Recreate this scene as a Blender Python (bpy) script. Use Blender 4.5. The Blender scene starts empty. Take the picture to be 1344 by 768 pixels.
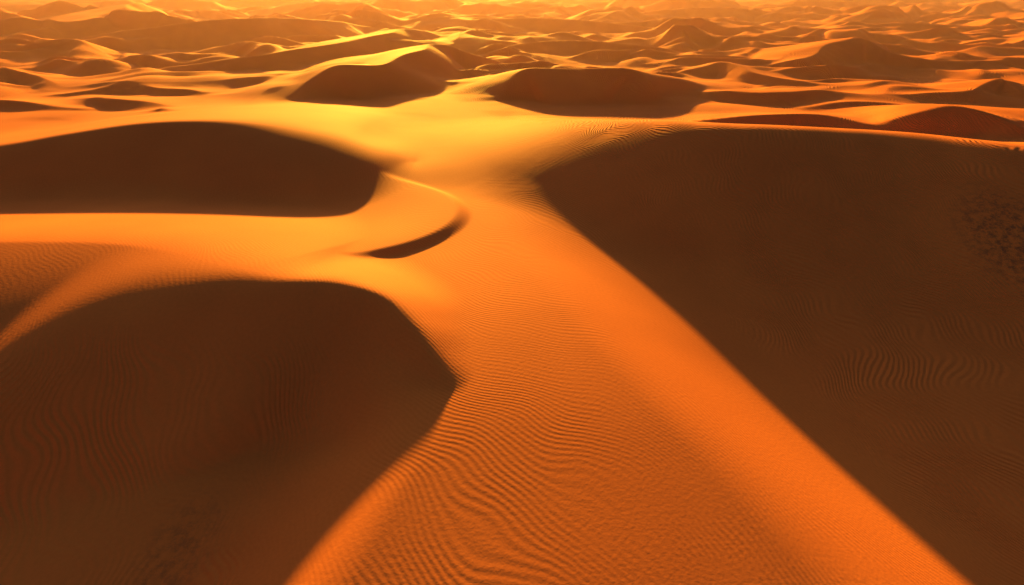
import bpy, math, numpy as np, time
T0=time.time()
H=100.0; TH=math.radians(24.8); F=896.0
S,C=math.sin(TH),math.cos(TH)
SUN_EL=11.5; TAN=math.tan(math.radians(SUN_EL)); SUN_AZ=8.0
def W(px,py,z):
    v=(py-384)/F; u=(px-672)/F
    df=C-v*S; dd=S+v*C
    return ((H-z)*u/dd,(H-z)*df/dd,z)
def Y(py):
    v=(py-384)/F; return H*(C-v*S)/(S+v*C)
def M(py):
    v=(py-384)/F; return (S+v*C)/(C-v*S)
def auto(px,py,foot):
    yc=(H+TAN*Y(foot))/(M(py)+TAN); z=H-M(py)*yc
    return W(px,py,z)
f4=np.float32
def hsh(ix,iy,seed):
    n=(ix.astype(np.int64)*374761393+iy.astype(np.int64)*668265263+seed*1442695041)&0xffffffff
    n=((n^(n>>13))*1274126177)&0xffffffff
    return ((n^(n>>16))&0xffff).astype(f4)/65536.0*6.2831853
def pn(x,y,seed=0):
    xi=np.floor(x);yi=np.floor(y);fx=(x-xi).astype(f4);fy=(y-yi).astype(f4)
    xi=xi.astype(np.int64);yi=yi.astype(np.int64)
    ux=fx*fx*fx*(fx*(fx*6-15)+10);uy=fy*fy*fy*(fy*(fy*6-15)+10)
    def g(a,b):
        h=hsh(xi+a,yi+b,seed);return np.cos(h)*(fx-a)+np.sin(h)*(fy-b)
    return (g(0,0)*(1-ux)+g(1,0)*ux)*(1-uy)+(g(0,1)*(1-ux)+g(1,1)*ux)*uy
def ss(a,b,x):
    t=np.clip((x-a)/(b-a),0,1);return t*t*(3-2*t)
NX,NY=1900,1600
ux=np.linspace(-math.asinh(50),math.asinh(50),NX); xs=(100*np.sinh(ux))
uy=np.linspace(math.asinh(-450/160),math.asinh(9000/160),NY); ys=100+160*np.sinh(uy)
X,Yg=np.meshgrid(xs,ys); X=X.astype(f4);Yg=Yg.astype(f4)
# ---- base relief
def ridges(x,y,lam,seed,a,A):
    ph=y/lam+1.5*pn(x/(lam*1.7),y/(lam*2.4),seed)+0.4*pn(x/(lam*.6),y/(lam*.9),seed+1)
    fr=ph-np.floor(ph)
    prof=np.where(fr<a,fr/a,(1-fr)/(1-a)); prof=np.where(fr<a,prof,prof*prof*(3-2*prof)*.4+prof*.6)
    amp=np.clip(0.5+1.7*pn(x/(lam*.9),y/(lam*1.5),seed+2),0,1.25)
    return prof*amp*A
base=-0.00042*np.maximum(250-Yg,0)**2
base=np.where(Yg<-50,-0.00042*300**2,base)
s=.95*(X-29+.33*(Yg-316))-10*ss(200,70,Yg)
zt=-.155*np.maximum(335-np.maximum(Yg,0),0)
base=base+(np.minimum(zt,base)-base)*ss(-48,28,s)
ddx,ddy=(-45+15),(70-165); L=math.hypot(ddx,ddy); 
s2=-( -(ddy)*(X+15)+ddx*(Yg-165))/L   # left of the line
s3=-((X+30)*30+(Yg-172)*27)/40.4
base=base-15*ss(-4,46,s2)*ss(225,150,Yg)*ss(0,30,s3)
base=base+0.8*pn(X/60,Yg/80,5)
e=np.sqrt(((X+100)/76)**2+((Yg-300)/62)**2)
base=base+2.3*ss(1.08,.97,e)*ss(.25,.97,e)*ss(-130,-50,X)
far=ss(600,1500,Yg)
side=ss(1.05,1.7,np.abs(X)/np.maximum(Yg+120,60))
mk=np.maximum(far,side*ss(0,150,np.abs(X)))
off=ss(60,220,np.abs(X+10))
base=base+mk*(ridges(X,Yg,330,11,.28,38)-6)+ ((.45+.35*off)*ss(500,700,Yg)+.3*mk)*ridges(X+.3*Yg,Yg,120,23,.28,15)+ss(560,900,Yg)*ridges(X-.4*Yg,Yg,62,41,.3,7)
Z=base.astype(f4)
# ---- dunes
def cr(P,n):
    P=np.array(P,float);Q=np.vstack([2*P[0]-P[1],P,2*P[-1]-P[-2]]);out=[]
    for i in range(1,len(Q)-2):
        for t in np.linspace(0,1,n,endpoint=False):
            a,b,c,d=Q[i-1:i+3]
            out.append(.5*((2*b)+(-a+c)*t+(2*a-5*b+4*c-d)*t*t+(-a+3*b-3*c+d)*t**3))
    out.append(Q[-2]);return np.array(out)
def dune(P,k=5,n=7,warp=0):
    """P rows: x,y,z,round,slope_rh(slip),slope_lh(windward)"""
    global Z
    D=cr(P,n); D[:,3:]=np.maximum(D[:,3:],.03)
    mg=min(480,(max(D[:,2])+22)/min(D[:,4].min(),D[:,5].min()))
    i0,i1=np.searchsorted(xs,[D[:,0].min()-mg,D[:,0].max()+mg]); j0,j1=np.searchsorted(ys,[D[:,1].min()-mg,D[:,1].max()+mg])
    x=X[j0:j1,i0:i1];y=Yg[j0:j1,i0:i1]
    if warp: 
        w=warp; x,y=x+w*.25*pn(x/w,y/w,7),y+w*.25*pn(x/w,y/w,8)
    D=D.astype(f4)
    def seg(a,b):
        ex,ey=b[0]-a[0],b[1]-a[1];l2=ex*ex+ey*ey+f4(1e-9);l=f4(math.sqrt(l2))
        t=np.clip(((x-a[0])*ex+(y-a[1])*ey)/l2,0,1)
        dx=x-a[0]-t*ex;dy=y-a[1]-t*ey
        return t,np.sqrt(dx*dx+dy*dy),(dx*ey-dy*ex)/l,l
    dm=np.full(x.shape,1e9,f4)
    for a,b in zip(D[:-1],D[1:]): dm=np.minimum(dm,seg(a,b)[1])
    tau=f4(1)/(.035*dm+.35)
    acc=np.zeros((7,)+x.shape,f4)
    for a,b in zip(D[:-1],D[1:]):
        t,d,cc,l=seg(a,b)
        wg=l*np.exp(-np.minimum((d-dm)*tau,30))
        acc[0]+=wg;acc[5]+=wg*cc/np.maximum(d,.01);acc[6]+=wg*d
        for c in range(4): acc[1+c]+=wg*(a[c+2]+(b[c+2]-a[c+2])*t)
    z0,r,srh,slh,c,d=[acc[i]/acc[0] for i in range(1,7)]
    c=np.clip(c,-1,1)
    w=.5+.5*c
    sl=slh*(1-w)+srh*w
    kink=.10*ss(70,200,r)*w
    r=r*w+np.minimum(r*.8+2,14)*(1-w)
    h=z0-sl*(np.sqrt(d*d+r*r)-r)-kink*d
    z=Z[j0:j1,i0:i1]; df=np.abs(z-h)
    Z[j0:j1,i0:i1]=np.maximum(z,h)+k/4*np.maximum(1-df/k,0)**2
def near(L,**kw): dune([W(a,b,c)+(r,s1,s2) for a,b,c,r,s1,s2 in L],**kw)
def fard(L,r=1.2,s1=.5,s2=.15,k=4,warp=60,n=4): dune([auto(a,b,c)+(r,s1,s2) for a,b,c in L],k=k,warp=warp,n=n)
FAR=[
 [(375,132,138),(405,106,142),(445,85,150),(500,84,148),(540,68,136),(575,58,120),(612,68,108),(660,84,94)],
 [(648,126,136),(670,102,147),(700,89,155),(760,91,158),(820,90,158),(850,106,155),(872,128,142)],
 [(225,88,98),(330,74,106),(430,58,102),(500,45,92),(540,38,82),(600,55,66),(690,76,80)],
 [(-40,58,66),(60,36,62),(130,20,50),(180,3,42),(205,12,32),(250,24,30)],
 [(880,98,102),(925,86,106),(955,82,110),(1010,98,116),(1080,112,120)],
 [(985,92,98),(1055,76,106),(1095,58,112),(1125,50,112),(1165,66,106),(1240,80,100),(1360,76,100),(1450,80,98)],
 [(1140,130,134),(1220,124,140),(1280,118,144),(1312,104,146),(1350,124,142),(1430,130,140)],
 [(860,162,168),(930,154,185),(1000,150,200),(1080,152,205),(1150,162,205),(1230,172,205)],
 [(1130,172,190),(1190,146,225),(1235,137,240),(1290,150,240),(1344,168,240),(1460,185,235)],
 [(640,68,72),(700,55,78),(780,54,82),(860,62,84),(910,70,78)],
 [(180,160,163),(200,151,164),(217,143,166),(245,152,164),(262,158,162)],
 [(-120,100,118),(-40,96,122),(10,90,114),(50,96,106),(80,104,108)],
 [(80,124,127),(160,113,126),(235,116,126),(270,122,126)],
 [(70,56,64),(180,38,72),(310,24,70),(420,26,60),(480,34,48)],
 [(570,30,36),(660,24,46),(760,26,48),(850,36,44)],
 [(1020,44,48),(1100,36,52),(1180,30,48),(1270,34,48),(1380,40,50)],
 [(800,22,26),(880,12,30),(960,10,30),(1050,20,28)],
 [(330,14,20),(400,4,26),(470,3,24),(530,12,18)],
 [(-50,14,20),(20,6,24),(90,8,22),(140,14,18)],
 [(-60,78,82),(10,72,86),(55,66,84),(110,76,84),(200,84,88)],
 [(1060,140,144),(1110,132,146),(1180,138,146)],
 [(840,78,82),(900,72,86),(960,74,86),(1000,80,84)],
 [(1240,60,64),(1300,52,68),(1360,56,68),(1420,64,70)],
 [(300,106,110),(350,100,114),(390,96,112),(420,92,100)],
 [(-60,140,146),(0,132,148),(60,136,146),(110,142,146)],
]
for i,L in enumerate(FAR): fard(L,n=12 if i<2 else 5)
# left middle dune
dune([auto(a,b,c)+(r,.42,.11) for a,b,c,r in [(-420,235,285,12),(-200,214,288,10),(0,190,294,8),(90,175,302,6),(180,162,308,5),(260,158,312,6),(330,161,310,14),(400,172,300,32),(455,184,280,45),(508,200,248,60),(545,214,228,60)]],k=5,n=9)
# right great dune
near([(690,154,0,18,.05,.12),(722,156,10,20,.12,.12),(785,158,22,18,.27,.13),(870,160,28,12,.38,.18),(950,164,30,10,.42,.22),(1030,167,30,10,.42,.22),(1110,171,29,10,.42,.22),(1200,177,28,12,.42,.22),(1344,192,27,12,.4,.2),(1600,210,25,12,.4,.15)],k=6,n=9)
# left foreground dune
near([(-500,330,8,260,.6,.15),(-200,322,9,260,.6,.15),(0,318,10,260,.6,.15),(120,319,10.5,230,.58,.15),(200,327,11,130,.55,.15),(300,350,11,30,.5,.16),(370,364,10.5,8,.5,.19),(440,369,9.5,4,.5,.24),(500,387,7.6,2,.5,.32),(537,420,4.8,1.8,.5,.42),(563,457,1.6,1.8,.5,.5),(584,494,-2,2,.45,.5),(590,530,-6,3,.4,.5)],k=2.5,n=10)
def blur(Z):
    for ax in (0,1):
        P=np.concatenate([np.take(Z,[0],ax),Z,np.take(Z,[-1],ax)],ax)
        n=Z.shape[ax]
        Z=.25*np.take(P,range(0,n),ax)+.5*np.take(P,range(1,n+1),ax)+.25*np.take(P,range(2,n+2),ax)
    return Z
Zb=blur(blur(Z))
wf=ss(350,600,Yg); Z=Z*wf+Zb*(1-wf)
me=bpy.data.meshes.new("desert_sand_dunes")
co=np.stack([X,Yg,Z.astype(f4)],-1).reshape(-1,3)
me.vertices.add(NX*NY);me.vertices.foreach_set("co",co.ravel().astype(f4))
idx=np.arange(NX*NY,dtype=np.int32).reshape(NY,NX)
q=np.stack([idx[:-1,:-1],idx[:-1,1:],idx[1:,1:],idx[1:,:-1]],-1).reshape(-1,4)
nq=len(q)
me.loops.add(nq*4);me.loops.foreach_set("vertex_index",q.ravel())
me.polygons.add(nq);me.polygons.foreach_set("loop_start",np.arange(0,nq*4,4,dtype=np.int32))
me.polygons.foreach_set("use_smooth",np.ones(nq,bool))
me.update()
ob=bpy.data.objects.new("desert_sand_dunes",me);bpy.context.collection.objects.link(ob)
# ---- material
mat=bpy.data.materials.new("rippled_sand");mat.use_nodes=True;nt=mat.node_tree;N=nt.nodes;Lk=nt.links
bs=N["Principled BSDF"]
def nd(t,**k):
    n=N.new(t)
    for a,b in k.items(): setattr(n,a,b)
    return n
def mth(op,a,b=None,c=None):
    n=nd("ShaderNodeMath",operation=op)
    for i,v in enumerate((a,b,c)):
        if v is None: continue
        if isinstance(v,(int,float)): n.inputs[i].default_value=v
        else: Lk.new(v,n.inputs[i])
    return n.outputs[0]
tc=nd("ShaderNodeNewGeometry");pos=tc.outputs["Position"]
sp=nd("ShaderNodeSeparateXYZ");Lk.new(pos,sp.inputs[0])
PX,PY=sp.outputs[0],sp.outputs[1]
def noise(scale,detail=2,rough=.5):
    n=nd("ShaderNodeTexNoise",noise_dimensions='2D');n.inputs["Scale"].default_value=scale;n.inputs["Detail"].default_value=detail;n.inputs["Roughness"].default_value=rough
    Lk.new(pos,n.inputs["Vector"]);return n.outputs["Fac"]
nb=noise(.011,0);nm=noise(.05,0);ns=noise(.02,2)
def rip(a,b,lam,w1,w2):
    ph=mth('ADD',mth('MULTIPLY',PX,a),mth('MULTIPLY',PY,b))
    ph=mth('ADD',ph,mth('MULTIPLY',nb,w1))
    ph=mth('ADD',ph,mth('MULTIPLY',nm,w2))
    return mth('SINE',mth('MULTIPLY',ph,2*math.pi/lam))
def mr(x,a,b,c=0,d=1):
    m=nd("ShaderNodeMapRange",interpolation_type='SMOOTHSTEP');Lk.new(x,m.inputs[0])
    for i,v in enumerate((a,b,c,d)): m.inputs[i+1].default_value=v
    return m.outputs[0]
m1=mth('MULTIPLY',mr(ns,.3,.65,.3,1),mr(PX,-130,-60,.35,1))
h1=mth('MULTIPLY',mth('MULTIPLY',rip(.75,.66,1.45,55,7),m1),.019)
# coarser wavy ripple field of the lee slopes
sv=mth('ADD',PX,mth('MULTIPLY',PY,.33))
mR=mr(sv,145,180); mL=mth('MULTIPLY',mr(PX,-45,-70),mr(PY,190,165))
h2=mth('MULTIPLY',mth('MULTIPLY',rip(.93,.36,1.9,45,14),mth('MULTIPLY',mth('MAXIMUM',mR,mL),mr(ns,.38,.58,.4,1))),.12)
hgt=mth('ADD',mth('ADD',h1,h2),mth('MULTIPLY',noise(.9,3,.6),.05))
bp=nd("ShaderNodeBump");bp.inputs["Strength"].default_value=1;bp.inputs["Distance"].default_value=1;Lk.new(hgt,bp.inputs["Height"]);Lk.new(bp.outputs[0],bs.inputs["Normal"])
cr_=nd("ShaderNodeValToRGB");e=cr_.color_ramp.elements
e[0].position=.3;e[0].color=(.67,.175,.038,1);e[1].position=.7;e[1].color=(.82,.225,.046,1)
Lk.new(mth('ADD',mth('MULTIPLY',noise(.012,3,.6),.7),mth('MULTIPLY',noise(.8,3,.7),.3)),cr_.inputs[0])
# dark gravel patches lying in two hollows
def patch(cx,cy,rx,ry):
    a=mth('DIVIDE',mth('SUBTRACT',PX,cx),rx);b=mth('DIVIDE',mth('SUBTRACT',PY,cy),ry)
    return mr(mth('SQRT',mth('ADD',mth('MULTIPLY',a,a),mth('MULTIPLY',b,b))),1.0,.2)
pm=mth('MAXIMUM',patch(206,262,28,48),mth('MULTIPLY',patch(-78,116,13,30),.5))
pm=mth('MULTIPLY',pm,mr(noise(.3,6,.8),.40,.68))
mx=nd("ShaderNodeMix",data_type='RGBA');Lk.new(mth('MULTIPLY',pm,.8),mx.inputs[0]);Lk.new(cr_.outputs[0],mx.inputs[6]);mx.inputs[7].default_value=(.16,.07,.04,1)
Lk.new(mx.outputs[2],bs.inputs["Base Color"])
bs.inputs["Roughness"].default_value=.8
bs.inputs["Specular IOR Level"].default_value=.02
me.materials.append(mat)
# ---- haze
bpy.ops.mesh.primitive_cube_add(size=1,location=(0,4600,5));hz=bpy.context.object;hz.name="haze";hz.scale=(9800,8200,170)
hm=bpy.data.materials.new("dusty_air");hm.use_nodes=True;n2=hm.node_tree;n2.nodes.clear()
o=n2.nodes.new("ShaderNodeOutputMaterial");v=n2.nodes.new("ShaderNodeVolumeScatter");v.inputs["Color"].default_value=(1,.52,.48,1);v.inputs["Density"].default_value=.000095;v.inputs["Anisotropy"].default_value=.5
n2.links.new(v.outputs[0],o.inputs["Volume"]);hz.data.materials.append(hm)
# ---- light
w=bpy.data.worlds.new("World");bpy.context.scene.world=w;w.use_nodes=True;wn=w.node_tree
bg=wn.nodes["Background"];sk=wn.nodes.new("ShaderNodeTexSky");sk.sky_type='NISHITA';sk.sun_disc=False
sk.sun_elevation=math.radians(SUN_EL);sk.sun_rotation=math.radians(-SUN_AZ);sk.dust_density=5;sk.ozone_density=.5
wn.links.new(sk.outputs[0],bg.inputs[0]);bg.inputs[1].default_value=.072
sl=bpy.data.lights.new("sun",'SUN');sl.energy=17;sl.angle=math.radians(1.3);sl.color=(1,.53,.05)
so=bpy.data.objects.new("sun",sl);bpy.context.collection.objects.link(so)
from mathutils import Vector
az=math.radians(SUN_AZ);el=math.radians(SUN_EL)
d=Vector((-math.sin(az)*math.cos(el),math.cos(az)*math.cos(el),math.sin(el)))
so.rotation_euler=d.to_track_quat('Z','Y').to_euler();so.location=d*500
cam=bpy.data.cameras.new("camera");cam.lens=24;cam.sensor_width=36;cam.clip_end=30000;cam.clip_start=.5
cob=bpy.data.objects.new("camera",cam);bpy.context.collection.objects.link(cob);cob.location=(0,0,H);cob.rotation_euler=(math.radians(90-24.8),0,0)
sc=bpy.context.scene;sc.camera=cob
sc.view_settings.view_transform='Standard';sc.view_settings.look='None';sc.view_settings.exposure=0
